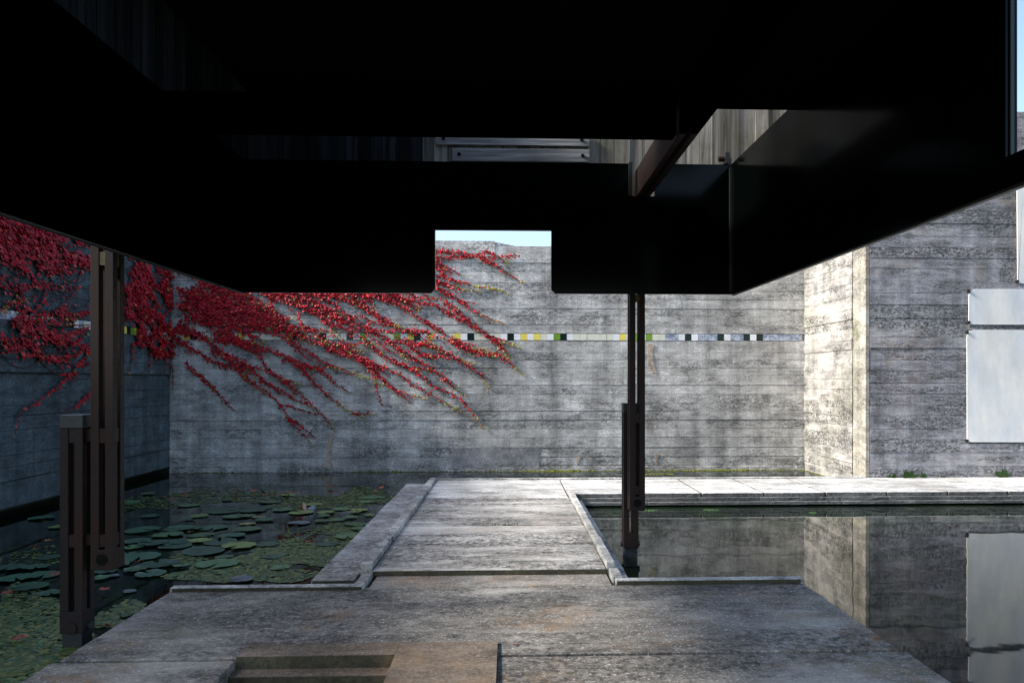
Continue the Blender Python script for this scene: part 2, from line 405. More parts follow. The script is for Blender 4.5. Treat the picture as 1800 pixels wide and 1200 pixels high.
# ------------------------------------------------------------------ walkway across the pool
wk = thing('walkway', (3, 10.2, 0), 'pale concrete slab walkway with stepped edge in front of the walls', 'walkway')
WZ, WN, WF = .16, 9.59, 10.93
js = [.735] + [at_z(px, 842, WZ).x for px in (1192, 1290, 1387, 1484, 1581, 1678, 1775)]
while js[-1] < 10: js.append(js[-1] + .81)
worn_box('slab', -1.035, .727, 9.272, WF, -.1, WZ, 'slab', wk, chip=.002, bevel=.004)
for a, b in zip(js[:-1], js[1:]):
    worn_box('slab', a + .012, b - .012, WN, WF, .112, WZ + random.uniform(-.003, .003), 'slab', wk, chip=.003, bevel=.005)
for a, b in zip(js[:-1], js[1:]): box('face', a + .014, b - .014, WN - .005, WN - .001, .1135, WZ - .006, 'step_face', wk)
off = [.80]
while off[-1] < 10: off.append(off[-1] + random.choice((.80, .84, 1.6)))
for a, b in zip(off[:-1], off[1:]):
    worn_box('edge_step', a + .004, b - .004, WN - .045, WN + .5, .064, .108, 'step_face', wk, chip=.003, bevel=.005)
off = [.85]
while off[-1] < 10: off.append(off[-1] + random.choice((.80, .9, 1.6)))
for a, b in zip(off[:-1], off[1:]):
    worn_box('edge_step', a + .004, b - .004, WN - .09, WN + .5, .018, .060, 'step_face', wk, chip=.003, bevel=.005)
box('foundation', .9, 10.3, WN + .05, WF - .03, -.4, .017, 'void', wk)
off = [-1.1]
while off[-1] < RET_X - 1.2: off.append(off[-1] + random.uniform(.8, 1.6))
off.append(RET_X - .01)
for a, b in zip(off[:-1], off[1:]):
    worn_box('back_kerb', a + .003, b - .003, WF + .004, WF + .075, -.1, WZ + .022, 'kerb', wk, chip=.004)
for a in js[1:]: box('joint', a - .011, a + .011, WN + .004, WF - .002, .113, WZ - .004, 'joint', wk)
box('joint', -1.0, .70, 9.262, 9.2715, .0, WZ - .006, 'joint', wk)
worn_box('slab', RET_X + .03, 10.3, WF + .006, RIGHT_Y - .002, -.1, WZ - .002, 'slab', wk, chip=.002, bevel=.004)

# ------------------------------------------------------------------ footbridge
br = thing('footbridge', (-.15, 7.5, 0), 'weathered concrete footbridge with low kerbs leading to the walkway', 'footbridge')
for y0, y1 in ((5.775, 6.675), (6.681, 7.515), (7.521, 8.370), (8.376, 9.266)):
    ys = [y0, y0 + (y1 - y0) * random.uniform(.36, .62), y1]
    for p, q in zip(ys[:-1], ys[1:]):
        worn_box('deck_board', -1.037, .743, p + (.008 if p == y0 else .0025), q - .0025, -.05 if p > 6 else .118, WZ + random.uniform(-.003, .002), 'bridge', br, chip=.002, bevel=.004)
def run(name, x0, x1, ya, yb, z0, z1, mat, lo, hi, parent, chip=.005, taper=0.):
    ys = [ya]
    while ys[-1] < yb - hi * 1.2: ys.append(ys[-1] + random.uniform(lo, hi))
    ys.append(yb)
    for p, q in zip(ys[:-1], ys[1:]):
        d = random.uniform(-.004, .004)
        worn_box(name, x0 + d, x1 + d, p + .004, q - .004, z0, z1 + random.uniform(-.004, .004), mat, parent, chip=chip)
run('kerb', -1.128, -1.043, 5.80, 10.9, -.05, WZ + .042, 'kerb', .9, 1.5, br)
run('kerb', .750, .815, 5.80, 9.62, .02, WZ + .040, 'kerb', .7, 1.2, br)
run('ledge', -1.45, -1.135, 5.61, 10.80, .095, .135, 'ledge', .75, .95, br, .004)
run('ledge', .824, .915, 5.70, 9.48, .03, .095, 'kerb', .7, 1.1, br, .004)
box('mossy_end', -1.035, .741, 5.764, 5.7735, .1205, WZ - .006, 'riser', br)
box('mossy_end', -1.44, -1.14, 5.602, 5.610, .096, .128, 'riser', br)
box('footing', -1.40, -1.15, 5.75, 10.7, -.4, .09, 'void', br)

# ------------------------------------------------------------------ platform under the canopy
pf = thing('platform', (-.1, 3.0, 0), 'stained concrete platform of board-marked strips under the black canopy', 'platform')
PX0, PX1, PZ = -2.375, 2.145, .12
ys = [4.095]
for w in (.16, .19, .30, .21, .24, .20): ys.append(ys[-1] + w)
ys[-1] = 5.452
BX0, BX1 = -1.448, -.064            # the step block stands here
for i in range(len(ys) - 1):
    worn_box('deck_strip', PX0, PX1, ys[i] + .0025, ys[i + 1] - .0025, .02, PZ + random.uniform(-.0025, .0015), 'deck', pf, chip=.0015, bevel=.003)
worn_box('deck_strip', -1.0, .745, 5.454, 5.762, .02, PZ - .001, 'deck', pf, chip=.0015, bevel=.003)
worn_box('deck_strip', -1.0, .745, 5.775, 5.95, .02, PZ - .006, 'deck', pf, chip=.0015, bevel=.003)
ys = [4.070, 3.90, 3.74, 3.52, 3.34, 3.1, 2.9]
while ys[-1] > -2.5: ys.append(ys[-1] - random.uniform(.18, .3))
for i in range(len(ys) - 1):
    b, a = ys[i], ys[i + 1]
    zz = PZ - .006 + random.uniform(-.0025, .0015)
    worn_box('deck_strip', PX0 - .03, BX0 - .004, a + .0025, b - .0025, .02, zz, 'deck', pf, chip=.0015, bevel=.003)
    worn_box('deck_strip', BX1 + .0015, PX1 + .03, a + .0025, b - .0025, .02, zz, 'deck', pf, chip=.0015, bevel=.003)
worn_box('kerb', PX0, -1.035, 5.392, 5.455, .05, PZ + .030, 'kerb', pf, step=.1, chip=.003)
box('mossy_face', PX0 + .02, -1.04, 5.386, 5.3915, PZ + .0005, PZ + .022, 'riser', pf)
worn_box('kerb', -1.105, -1.030, 5.459, 5.79, .05, PZ + .033, 'kerb', pf, chip=.004)
worn_box('kerb', .775, PX1, 5.446, 5.515, .05, PZ + .036, 'kerb', pf, step=.1, chip=.003)
box('mossy_face', .78, PX1 - .02, 5.440, 5.4455, PZ + .0005, PZ + .028, 'riser', pf)
worn_box('kerb', .765, .835, 5.530, 5.79, .05, PZ + .040, 'kerb', pf, chip=.004)
box('underside', PX0 + .06, PX1 - .06, -2.4, 5.36, -.4, .019, 'void', pf)

sb = thing('stepped_block', (-.7, 3.6, .12), 'brown concrete block with two shallow steps set on the platform', 'step block')
YR = at_z(560, 1151, .135).y; YR2 = at_z(560, 1187, .067).y; YT = at_z(700, 1128, .135).y
XM = at_z(703, 1129, .135).x
prism('steps', [(YT, .021), (YT, .135), (YR, .135), (YR, .067), (YR2, .067), (YR2, .022), (-2.4, .022), (-2.4, .021)][::-1], 'x', BX0, XM - .002, 'bench', sb)
box('riser', BX0 + .001, XM - .003, YR - .005, YR - .0005, .0675, .133, 'riser', sb)
box('riser', BX0 + .001, XM - .003, YR2 - .005, YR2 - .0005, .0225, .065, 'riser', sb)
prism('flat_top', [(XM, -2.4), (BX1, -2.4), (BX1, YT - .002), (XM, YT - .002)], 'z', .021, .1355, 'bench', sb)

# ------------------------------------------------------------------ steel columns in offset pairs
def column_post(parent, cx, cy, z0, z1, w, plates, cap=None, foot=None, mat='rust'):
    b = w * .37; h = w / 2
    zlo = foot if foot else z0
    zhi = cap if cap else z1
    for sx_ in (-1, 1):
        for sy_ in (-1, 1):
            x0 = cx + (h - b if sx_ > 0 else -h); y0 = cy + (h - b if sy_ > 0 else -h)
            box('bar', x0, x0 + b, y0, y0 + b, zlo, zhi, mat, parent, bevel=.002)
    for (p0, p1, pm) in plates:
        e = .006
        box('spacer', cx - h + e, cx + h - e, cy - h + e, cy + h - e, p0, p1, pm, parent)
    if cap: box('cap', cx - h - .001, cx + h + .001, cy - h - .001, cy + h + .001, zhi + .0005, z1, 'steel', parent, bevel=.003)
    if foot: box('foot', cx - h - .001, cx + h + .001, cy - h - .001, cy + h + .001, z0 + .085, foot - .0005, mat, parent, bevel=.003)
    if foot: box('base', cx - h + .010, cx + h - .010, cy - h + .010, cy + h - .010, z0 - .35, z0 + .084, 'steel', parent)
def column_pair(low, up, label, w=.134):
    t_ = thing('steel_column', (low[0], low[1], 0), label, 'column', 'paired steel columns carrying the canopy')
    column_post(t_, low[0], low[1], 0.0, 1.392, w, [(1.225, 1.31, 'rust'), (.60, .675, 'rust')], cap=1.312, foot=.215)
    column_post(t_, up[0], up[1], .50, 3.36, w, [(1.225, 1.31, 'rust'), (.60, .675, 'rust'), (2.29, 2.37, 'brass'), (3.1, 3.2, 'rust')], None, None)
    h = w / 2
    box('toe', up[0] - h - .001, up[0] + h + .001, up[1] - h - .001, up[1] + h + .001, .46, .585, 'rust', t_, bevel=.003)
    mx, my = (low[0] + up[0]) / 2, (low[1] + up[1]) / 2
    along_x = abs(low[0] - up[0]) > abs(low[1] - up[1])
    for z0, z1 in ((1.23, 1.305), (.605, .670)):
        if along_x: box('link', mx - .05, mx + .05, my - .035, my + .035, z0, z1, 'rust', t_)
        else: box('link', mx - .035, mx + .035, my - .07, my + .07, z0, z1, 'rust', t_)
    disc('pivot', (low[0], low[1] - h - .004, .115), 'y', .036, .006, 'rust', t_)
    disc('pivot', (up[0], up[1] - h - .003, .525), 'y', .034, .003, 'darkhole', t_)
    for sx_ in (-1, 1): disc('bolt', (low[0] + sx_ * (h + .008), low[1], .115), 'x', .026, .012, 'steel', t_, 12)
    return t_
LP = (-2.620, 4.70); UP = (-2.440, 4.70)
column_pair(LP, UP, 'rusty double steel column standing in the lily pool beside the platform')
UPR = at_y(1107, 882, 6.58).x + .067
column_pair((1.100, 6.85), (UPR, 6.64), 'dark double steel column rising from clear water beside the footbridge')

# ------------------------------------------------------------------ the black hanging canopy
cp = thing('canopy', (-.15, 4.2, 2.3), 'black lacquered pavilion canopy with hanging panels and weathered timber inside', 'pavilion')
PL, PR, PB = -2.135, 1.836, 6.2
ZB, ZT = 2.310, 3.383
nl, nr, nt = at_y(765, 450, PB).x, at_y(969, 450, PB).x, at_y(860, 404, PB).z
ch = .034
bl, brr = at_y(1111, 300, PB).x, at_y(1152, 300, PB).x
out = [(PL, ZB), (nl - ch, ZB), (nl, ZB + ch), (nl, nt), (nr, nt), (nr, ZB + ch), (nr + ch, ZB), (PR, ZB), (PR, ZT),
       (brr, ZT), (brr, 3.115), (bl, 3.115), (bl, ZT), (PL, ZT)]
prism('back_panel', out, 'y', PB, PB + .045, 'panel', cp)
# right side panel: tall part up to a slot, with a low skirt running on towards the entrance
YS = at_x(1788, 150, PR + .046).y
box('side_panel', PR + .001, PR + .046, .99, 2.36, ZB + .118, ZT, 'panel', cp)  # out of view; added to keep sky light and its reflection out
rp = prism('side_panel', [(PB + .045, ZB), (PB + .045, ZT), (YS, ZT), (YS, ZB + .115), (1.9, ZB + .115), (1.87, ZB + .06), (1.9, ZB)], 'x', PR + .001, PR + .046, 'panel', cp)
box('edge_trim', PR + .006, PR + .030, 1.95, PB, ZB - .012, ZB - .002, 'lip', rp)
box('slot_frame', PR + .016, PR + .030, YS - .008, YS - .0005, ZB + .12, ZT, 'lip', rp)
lp = prism('side_panel', [(PB + .045, ZB), (PB + .045, ZT), (1.6, ZT), (1.6, ZB)], 'x', PL - .046, PL - .001, 'panel_matt', cp)
box('edge_trim', PL - .030, PL - .006, 1.7, PB, ZB - .012, ZB - .002, 'lip', lp)
box('corner_angle', PR - .016, PR - .0005, PB - .018, PB - .001, ZB + .02, ZT + .05, 'lip', cp)
box('lug', PR - .055, PR - .02, PB - .03, PB + .03, ZT + .003, ZT + .095, 'steel', cp)
disc('lug_bolt', (PR - .075, PB, ZT + .045), 'x', .022, .03, 'rust', cp, 10)
box('saddle', bl - .03, bl - .002, PB - .03, PB + .02, 3.118, ZT + .004, 'lip', cp)
# beams in pairs of steel channels
def beam(axis, c, a, b, z0=3.118, z1=3.345, mat='beam'):
    for s in (-1, 1):
        if axis == 'x': box('beam', a, b, c + (.016 if s > 0 else -.058), c + (.058 if s > 0 else -.016), z0, z1, mat, cp, bevel=.003)
        else: box('beam', c + (.016 if s > 0 else -.058), c + (.058 if s > 0 else -.016), a, b, z0, z1, mat, cp, bevel=.003)
beam('y', 1.110, 1.6, 4.63)
beam('y', 1.110, 4.632, 6.70, mat='rust')
beam('x', 4.70, -2.52, 1.035)
# black ceiling, open towards the back and left
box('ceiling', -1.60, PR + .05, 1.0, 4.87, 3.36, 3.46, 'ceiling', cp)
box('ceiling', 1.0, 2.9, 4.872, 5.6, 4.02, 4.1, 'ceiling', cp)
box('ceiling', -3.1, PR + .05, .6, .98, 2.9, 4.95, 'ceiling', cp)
# timber housing: upright boards left, back and right, roof added out of view, its opening placed to sun the right boards
WBY, WLX, WRX = 7.02, -2.95, 2.75
Z0, Z1 = 3.22, 4.9
def vboards(axis, c, a, b):
    u = a
    while u < b - .05:
        w = random.uniform(.105, .15); e = min(u + w, b); d = random.uniform(-.006, .006)
        if axis == 'y': box('timber_board', u + .002, e - .002, c + d, c + .03, Z0 + random.uniform(0, .01), Z1, ('wood' if u > -.9 else 'wood_shaded'), cp)  # left boards take the larch with shade in its colour
        elif axis == '-x': box('timber_board', c - .03, c + d, u + .002, e - .002, Z0, Z1, 'wood_shaded', cp)
        else: box('timber_board', c + d, c + .03, u + .002, e - .002, Z0, Z1, 'wood', cp)
        u = e
vboards('y', WBY, WLX, WRX); vboards('-x', WLX, 2.0, WBY); vboards('x', WRX, 4.5, WBY)
box('housing_shell', WLX - .03, WRX + .03, WBY + .032, WBY + .09, Z0 + .02, Z1, 'ceiling', cp)
box('housing_shell', WLX - .09, WLX - .032, .6, WBY + .09, Z0 + .02, Z1, 'ceiling', cp)
box('housing_shell', WRX + .032, WRX + .09, 4.5, WBY + .09, Z0 + .02, Z1, 'ceiling', cp)
OX = -1.45  # left edge of the opening, set by where sun should land
box('unseen_roof', WLX - .1, OX, .5, WBY + .1, Z1 + .002, Z1 + .1, 'ceiling', cp)
box('unseen_roof', OX + .001, WRX + .1, .5, 5.0, Z1 + .002, Z1 + .1, 'ceiling', cp)
# two bolted horizontal planks on the back boards
for (p0, p1, q) in (((766, 233), (1036, 257), .0), ((795, 260), (1036, 285), .0)):
    a = at_y(*p0, WBY - .03); b = at_y(*p1, WBY - .03)
    pl = box('plank', a.x, b.x, WBY - .032, WBY - .008, b.z, a.z, 'plank', cp, bevel=.0015)
    for fx in (.05, .95): disc('bolt', (a.x + (b.x - a.x) * fx, WBY - .036, (a.z + b.z) / 2), 'y', .016, .006, 'darkhole', pl, 10)

# ------------------------------------------------------------------ creeper on the walls
class Leaves:
    def __init__(s): s.v = []; s.f = []; s.c = []
    def add(s, p, nrm, up, size, colr):
        """small folded leaf hanging from p; nrm points away from the wall, up lies in the wall"""
        right = up.cross(nrm).normalized()
        a = random.gauss(0, .5); tilt = random.uniform(.1, .65); 
        d = (-up * math.cos(a) + right * math.sin(a)).normalized()
        s_ = d.cross(nrm).normalized()
        d = (d * math.cos(tilt) + nrm * math.sin(tilt)).normalized()
        nn = s_.cross(d).normalized()
        if nn.dot(nrm) < 0: nn = -nn
        roll = random.gauss(0, .25); s_ = (s_ * math.cos(roll) + nn * math.sin(roll)).normalized()
        k = len(s.v); w = size * random.uniform(.42, .56); fo = -nn * size * .12
        s.v += [p, p + d * size * .30 + s_ * w + fo, p + d * size * .72 + s_ * w * .62 + fo, p + d * size * 1.05, p + d * size * .72 - s_ * w * .62 + fo, p + d * size * .30 - s_ * w + fo]
        s.f += [(k, k + 1, k + 2, k + 3), (k, k + 3, k + 4, k + 5)]
        s.c += [colr] * 6
    def build(s, name, parent):
        me = bpy.data.meshes.new(name); me.from_pydata([tuple(p) for p in s.v], [], s.f); me.update()
        at_ = me.color_attributes.new('tint', 'FLOAT_COLOR', 'POINT')
        at_.data.foreach_set('color', [x for cc in s.c for x in (*cc, 1.0)])
        o = finish(name, me, 'leaf', parent); tag(o, kind='stuff'); return o
def red():
    k = random.random()
    if k < .05: return (.55, .08, .07)
    if k < .20: return (.13, .008, .013)
    if k < .215: return (.22, .17, .03)
    b = random.uniform(.65, 1.25)
    return (.40 * b, .008 * b, .016 * b)
def yel():
    k = random.random(); b = random.uniform(.7, 1.2)
    return (.36 * b, .30 * b, .06 * b) if k < .55 else (.40 * b, .14 * b, .06 * b) if k < .8 else (.22 * b, .27 * b, .03 * b)

def catmull(pts, step):
    out = []
    P = [pts[0] + (pts[0] - pts[1])] + pts + [pts[-1] + (pts[-1] - pts[-2])]
    for i in range(1, len(P) - 2):
        n = max(1, int((P[i + 1] - P[i]).length / step))
        for k in range(n):
            t_ = k / n; p0, p1, p2, p3 = P[i - 1:i + 3]
            out.append(.5 * ((2 * p1) + (p2 - p0) * t_ + (2 * p0 - 5 * p1 + 4 * p2 - p3) * t_ * t_ + (3 * p1 - p0 - 3 * p2 + p3) * t_ ** 3))
    out.append(pts[-1]); return out
class Stems:
    def __init__(s): s.v = []; s.f = []
    def add(s, pts, r0, r1, nrm):
        n = len(pts); k0 = len(s.v)
        for i, p in enumerate(pts):
            d = (pts[min(i + 1, n - 1)] - pts[max(i - 1, 0)]).normalized(); q = d.cross(nrm).normalized()
            r = r0 + (r1 - r0) * i / max(1, n - 1)
            s.v += [p + q * r, p + nrm * r * 1.2, p - q * r]
            if i:
                a = k0 + 3 * (i - 1); b = a + 3
                s.f += [(a, b, b + 1, a + 1), (a + 1, b + 1, b + 2, a + 2)]
    def build(s, name, parent):
        o = pydata(name, [tuple(p) for p in s.v], s.f, 'stem', parent); tag(o, kind='stuff'); return o

def strand(LV, ST, pts, nrm, thick, s0=.046, s1=.030, ytip=.14, dens=1.0):
    """one runner: a stem and leaves along it, thinning to yellow tips"""
    sm = catmull(pts, .05)
    wob = [random.uniform(0, 6.28) for _ in range(2)]
    sm = [p + nrm * (.012 + .006 * math.sin(i * .4 + wob[0])) for i, p in enumerate(sm)]
    ST.add(sm, .0065, .003, nrm)
    up = Vector((0, 0, 1)); n = len(sm)
    for i, p in enumerate(sm):
        t_ = i / max(1, n - 1)
        sz = s0 + (s1 - s0) * t_ ** 1.4
        th = thick * (.80 if t_ < .4 else .66) * (1 - .80 * t_)
        cnt = dens * (2.2 + 5.4 * (th / .06)) * (1.0 if t_ < .9 else .8)
        c = int(cnt) + (random.random() < cnt % 1)
        lat = nrm.cross(Vector((0, 0, 1)))
        for _ in range(c):
            q = p + lat * random.uniform(-.03, .03) + up * random.gauss(.012, .013 + th * .48) + nrm * random.uniform(0, .012 + th * .45)
            if nrm.y < -.5 and q.x > T0 - .1 and abs(q.z - sz * .4 - TZ) < .075 and random.random() < .5: continue
            cl = yel() if t_ > 1 - ytip * random.uniform(.6, 1.3) else red()
            LV.add(q, nrm, up, sz * random.uniform(.7, 1.2), cl)

Z5 = lambda v: (400 + v[0] / 3.6, 400 + v[1] / 3.6)
NB = Vector((0, -1, 0))
def bwp(px, py): p = at_y(px, py, WALL_Y - .01); return p
back_traces = [
 # (zoomed trace points, thickness, yellow tip share)
 ([(-250, 440), (-100, 480), (0, 505), (150, 520), (250, 560), (330, 620), (430, 655), (560, 690), (700, 740), (800, 790), (900, 855), (1000, 890), (1100, 935), (1170, 990), (1280, 1050), (1400, 1120), (1470, 1160)], .085, .08),
 ([(-300, 500), (-120, 540), (0, 570), (120, 600), (250, 660), (400, 720), (500, 780), (620, 855), (720, 895), (820, 930), (920, 960), (970, 1000)], .085, .16),
 ([(-260, 560), (-120, 600), (0, 640), (100, 740), (200, 800), (260, 900), (350, 960), (450, 1040), (540, 1130), (610, 1195), (680, 1290)], .075, .05),
 ([(-350, 640), (-150, 700), (0, 820), (80, 920), (160, 980), (260, 1050), (330, 1120), (380, 1195), (470, 1300), (540, 1370)], .06, .05),
 ([(-50, 700), (80, 730), (200, 760), (330, 800), (420, 850), (500, 920), (560, 990), (640, 1060), (720, 1130), (800, 1175), (860, 1195)], .075, .20),
 ([(200, 380), (300, 430), (420, 480), (540, 520), (620, 580), (740, 640), (880, 720), (960, 790), (1060, 850), (1160, 890), (1240, 950), (1310, 1010), (1400, 1040), (1480, 1090), (1560, 1190), (1630, 1270)], .085, .06),
 ([(300, 350), (400, 400), (480, 430), (600, 500), (700, 570), (800, 600), (900, 640), (1050, 660), (1150, 650), (1260, 670), (1400, 710), (1550, 760), (1700, 800), (1790, 825)], .09, .14),
 ([(420, 330), (600, 420), (740, 440), (840, 500), (930, 550), (1020, 600), (1120, 640), (1200, 660), (1330, 670)], .10, .05),
 ([(640, 330), (760, 380), (850, 420), (960, 440), (1080, 480), (1170, 540), (1260, 600), (1350, 660), (1420, 700), (1560, 750), (1680, 800)], .09, .12),
 ([(860, 330), (960, 380), (1060, 420), (1180, 470), (1300, 490), (1400, 540), (1480, 590), (1560, 630), (1640, 680), (1720, 740), (1790, 820)], .085, .06),
 ([(1180, 330), (1310, 370), (1400, 420), (1480, 470), (1560, 530), (1640, 570), (1740, 600)], .075, .20),
 ([(1200, 250), (1320, 300), (1420, 330), (1520, 360), (1620, 380), (1700, 390), (1780, 420)], .055, .40),
 ([(1240, 310), (1320, 340), (1450, 390), (1600, 405)], .03, .35),
 ([(1080, 700), (1180, 730), (1280, 750), (1400, 790), (1480, 850), (1560, 900), (1620, 950), (1650, 1020)], .06, .06),
 ([(880, 640), (1000, 700), (1120, 790), (1200, 840), (1280, 880), (1360, 950), (1420, 1000), (1500, 1060)], .065, .10),
 ([(830, 820), (900, 880), (940, 960), (950, 1040), (975, 1120)], .03, .0),
 ([(640, 770), (740, 800), (830, 830), (900, 880), (980, 960), (1060, 1020), (1160, 1060), (1280, 1080)], .055, .16),
 ([(420, 850), (520, 880), (600, 910), (660, 960), (720, 1010), (790, 1050)], .045, .16),
 ([(620, 340), (760, 400), (820, 450), (900, 520), (1000, 590), (1080, 620)], .10, .05),
 ([(-150, 330), (0, 400), (100, 460), (200, 500), (300, 560)], .09, .03),
 ([(-60, 560), (60, 610), (180, 640), (260, 640)], .10, .03),
 ([(420, 660), (480, 690), (560, 720), (650, 760), (740, 745), (860, 730), (980, 740)], .06, .2),
 ([(1150, 740), (1230, 800), (1330, 815), (1450, 830), (1560, 860)], .05, .2),
 ([(1420, 720), (1520, 770), (1640, 800), (1760, 815)], .05, .2),
 ([(1380, 480), (1460, 540), (1560, 620), (1660, 690), (1790, 755)], .05, .2),
 ([(450, 560), (470, 610), (500, 640), (600, 660)], .05, .1),
 ([(270, 400), (280, 480), (290, 560)], .06, .0),
 ([(1320, 158), (1450, 152), (1560, 176), (1640, 152), (1700, 180), (1730, 192)], .055, .0),
 ([(1180, 185), (1320, 192), (1450, 186), (1600, 182), (1700, 196)], .05, .0),
 ([(1600, 190), (1700, 240), (1760, 280), (1830, 330), (1880, 352)], .03, .3),
 ([(1740, 185), (1790, 178), (1850, 182)], .02, .0),
 ([(-260, 860), (-180, 930), (-90, 1010), (0, 1110), (40, 1150)], .035, .0),
 ([(-330, 700), (-200, 780), (-60, 860), (100, 900), (180, 960)], .07, .05),
 ([(320, 640), (400, 700), (430, 760), (520, 840)], .05, .0),
 ([(-100, 780), (60, 830), (160, 900), (220, 960), (300, 1010), (420, 1080), (540, 1140)], .05, .05),
]
cb = thing('creeper', (-3.5, WALL_Y, 0), 'scarlet creeper trailing in long runners over the tiled back wall', 'creeper')
LV, ST = Leaves(), Stems()
for tr, th, yt in back_traces:
    pts = [bwp(*Z5(v)) for v in tr]
    pts = [Vector((max(p.x, LEFT_X + .03), p.y, p.z)) for p in pts]
    strand(LV, ST, pts, NB, th, ytip=yt)
    if th > .08: strand(LV, ST, [p + Vector((random.uniform(.05, .2), 0, .07 + random.uniform(-.02, .03))) for p in pts[:max(4, int(len(pts) * .62))]], NB, th * .7, ytip=.06)
    # side shoots
    for _ in range(int(len(pts) * .3)):
        i = random.randrange(0, len(pts) - 1); p = pts[i]
        L_ = random.uniform(.25, .7); a = random.uniform(-.15, .75)
        q = [p + Vector((k * L_ * math.cos(a), 0, -k * L_ * math.sin(a + .2 * k))) for k in (0, .35, .7, 1.)]
        strand(LV, ST, q, NB, th * .35, .048, .024, random.choice((.1, .5)), .8)
# the dense heart of the plant, in the corner
for _ in range(60):
    x0 = random.uniform(315, 440); y0 = random.gauss(480 + (x0 - 315) * .28, 52)
    p = bwp(x0, y0); L_ = random.uniform(.4, 1.0); a = random.gauss(.45, .22)
    q = [p + Vector((k * L_ * math.cos(a), 0, -k * L_ * math.sin(a))) for k in (0, .35, .7, 1.)]
    strand(LV, ST, q, NB, .10, .050, .036, .02)
for _ in range(24):
    x0 = random.uniform(400, 740); y0 = random.uniform(420, 515)
    p = bwp(x0, y0); L_ = random.uniform(.5, 1.1); a = random.gauss(.5, .15)
    q = [p + Vector((k * L_ * math.cos(a), 0, -k * L_ * math.sin(a))) for k in (0, .35, .7, 1.)]
    strand(LV, ST, q, NB, .06, .046, .032, .04)
LV.build('leaves', cb); ST.build('stems', cb)

cl = thing('creeper', (LEFT_X, 11.0, 0), 'dark red creeper hanging in bare looping stems on the shaded left wall', 'creeper')
LV, ST = Leaves(), Stems()
NL = Vector((1, 0, 0))
def lwp(px, py): return at_x(px, py, LEFT_X + .035)
def lstrand(pxs, th, dens=1., yt=.0, s0=.054, s1=.040):
    strand(LV, ST, [lwp(*p) for p in pxs], NL, th, s0, s1, yt, dens)
for _ in range(70):                                     # heavy mass high on the wall
    x0 = random.uniform(-60, 150); y0 = random.uniform(330, 455) + max(0, x0) * .12
    lstrand([(x0, y0), (x0 + 22, y0 + random.uniform(-6, 16)), (x0 + 44, y0 + random.uniform(0, 34))], .11)
for _ in range(75):
    x0 = random.uniform(214, 308); y0 = random.uniform(425, 640 - abs(x0 - 290) * .9)
    lstrand([(x0, y0), (x0 + 10, y0 + random.uniform(-4, 16)), (min(x0 + 20, 309), y0 + random.uniform(2, 26))], .10)
for _ in range(30):                                     # loose swags
    y0 = random.uniform(468, 640); x0 = random.uniform(-40, 90); sag = random.uniform(5, 28); w = random.uniform(50, 130)
    lstrand([(x0, y0), (x0 + w * .3, y0 + sag), (x0 + w * .65, y0 + sag * .9), (x0 + w, y0 - random.uniform(0, 18))], .035, random.choice((.08, .12, .2, .5)), random.choice((0, 0, 0, .2)))
for _ in range(30):                                     # bare looping stems
    y0 = random.uniform(440, 650); x0 = random.uniform(-30, 110); sag = random.uniform(8, 40); w = random.uniform(40, 120)
    lstrand([(x0, y0), (x0 + w * .3, y0 + sag), (x0 + w * .65, y0 + sag * .9), (x0 + w, y0 - random.uniform(0, 25))], .02, .03)
for row in ([(30, 572), (60, 575), (95, 590), (130, 585), (156, 575)], [(85, 590), (110, 596), (140, 606), (157, 612)], [(20, 560), (50, 562), (80, 568)], [(100, 545), (130, 553), (157, 548)]):
    lstrand(row, .08, 1.2)
lstrand([(0, 545), (12, 533), (25, 527), (45, 528)], .04, .7, 1.2)
lstrand([(2, 607), (30, 616), (60, 625), (100, 630), (130, 622), (157, 605)], .03, .45, .0)
for tr in ([(157, 615), (148, 625), (132, 645), (110, 668), (85, 690), (60, 708), (38, 720), (28, 740), (24, 765)], [(158, 690), (140, 706), (120, 722), (110, 735)], [(232, 600), (230, 630), (226, 656)],
           [(260, 590), (263, 620), (264, 655)], [(284, 600), (287, 630), (290, 655)], [(300, 600), (301, 640), (302, 690)]):
    lstrand(tr, .02, .55, .05, .06, .03)
LV.build('leaves', cl); ST.build('stems', cl)

# ------------------------------------------------------------------ pool plants
def scatter_leaves(name, spots, z, size, mats, label, cat):
    v = []; f = []; mi = []
    for (x, y) in spots:
        n = random.randint(5, 6); r = size * random.uniform(.5, 1.3); a0 = random.uniform(0, 6.28); k = len(v)
        tx, ty = random.gauss(0, .07), random.gauss(0, .07); zz = z + random.uniform(0, .004)
        for i in range(n):
            a = a0 + 6.283 * i / n; q = r * random.uniform(.75, 1.1); dx, dy = q * math.cos(a), q * math.sin(a)
            v.append((x + dx, y + dy, max(.0015, zz + dx * tx + dy * ty)))
        f.append(tuple(range(k, k + n))); mi.append(random.randrange(len(mats)))
    me = bpy.data.meshes.new(name); me.from_pydata(v, [], f); me.update()
    for m in mats: me.materials.append(M[m])
    me.polygons.foreach_set('material_index', mi)
    o = bpy.data.objects.new(name, me); col.objects.link(o)
    return tag(o, label, cat, None, 'stuff')
M['dw1'] = plain('weed_leaf_light', (.095, .14, .035), .5, .3, 20)
M['dw2'] = plain('weed_leaf_mid', (.040, .085, .030), .5, .3, 20)
M['dw3'] = plain('weed_leaf_olive', (.16, .155, .035), .6, .3, 20)
spots = []
def mat_region(cx_, cy_, rx, ry, n):
    for _ in range(n):
        a = random.uniform(0, 6.283); r = math.sqrt(random.random()) * (1 + .2 * math.sin(3 * a) + .12 * math.sin(7 * a + 1))
        p = at_z(cx_ + rx * r * math.cos(a), cy_ + ry * r * math.sin(a), 0)
        if random.random() < .72 and -5.7 < p.x < -1.47 and p.y < 13.25 and not (p.x > -2.42 and p.y < 5.36): spots.append((p.x, p.y))
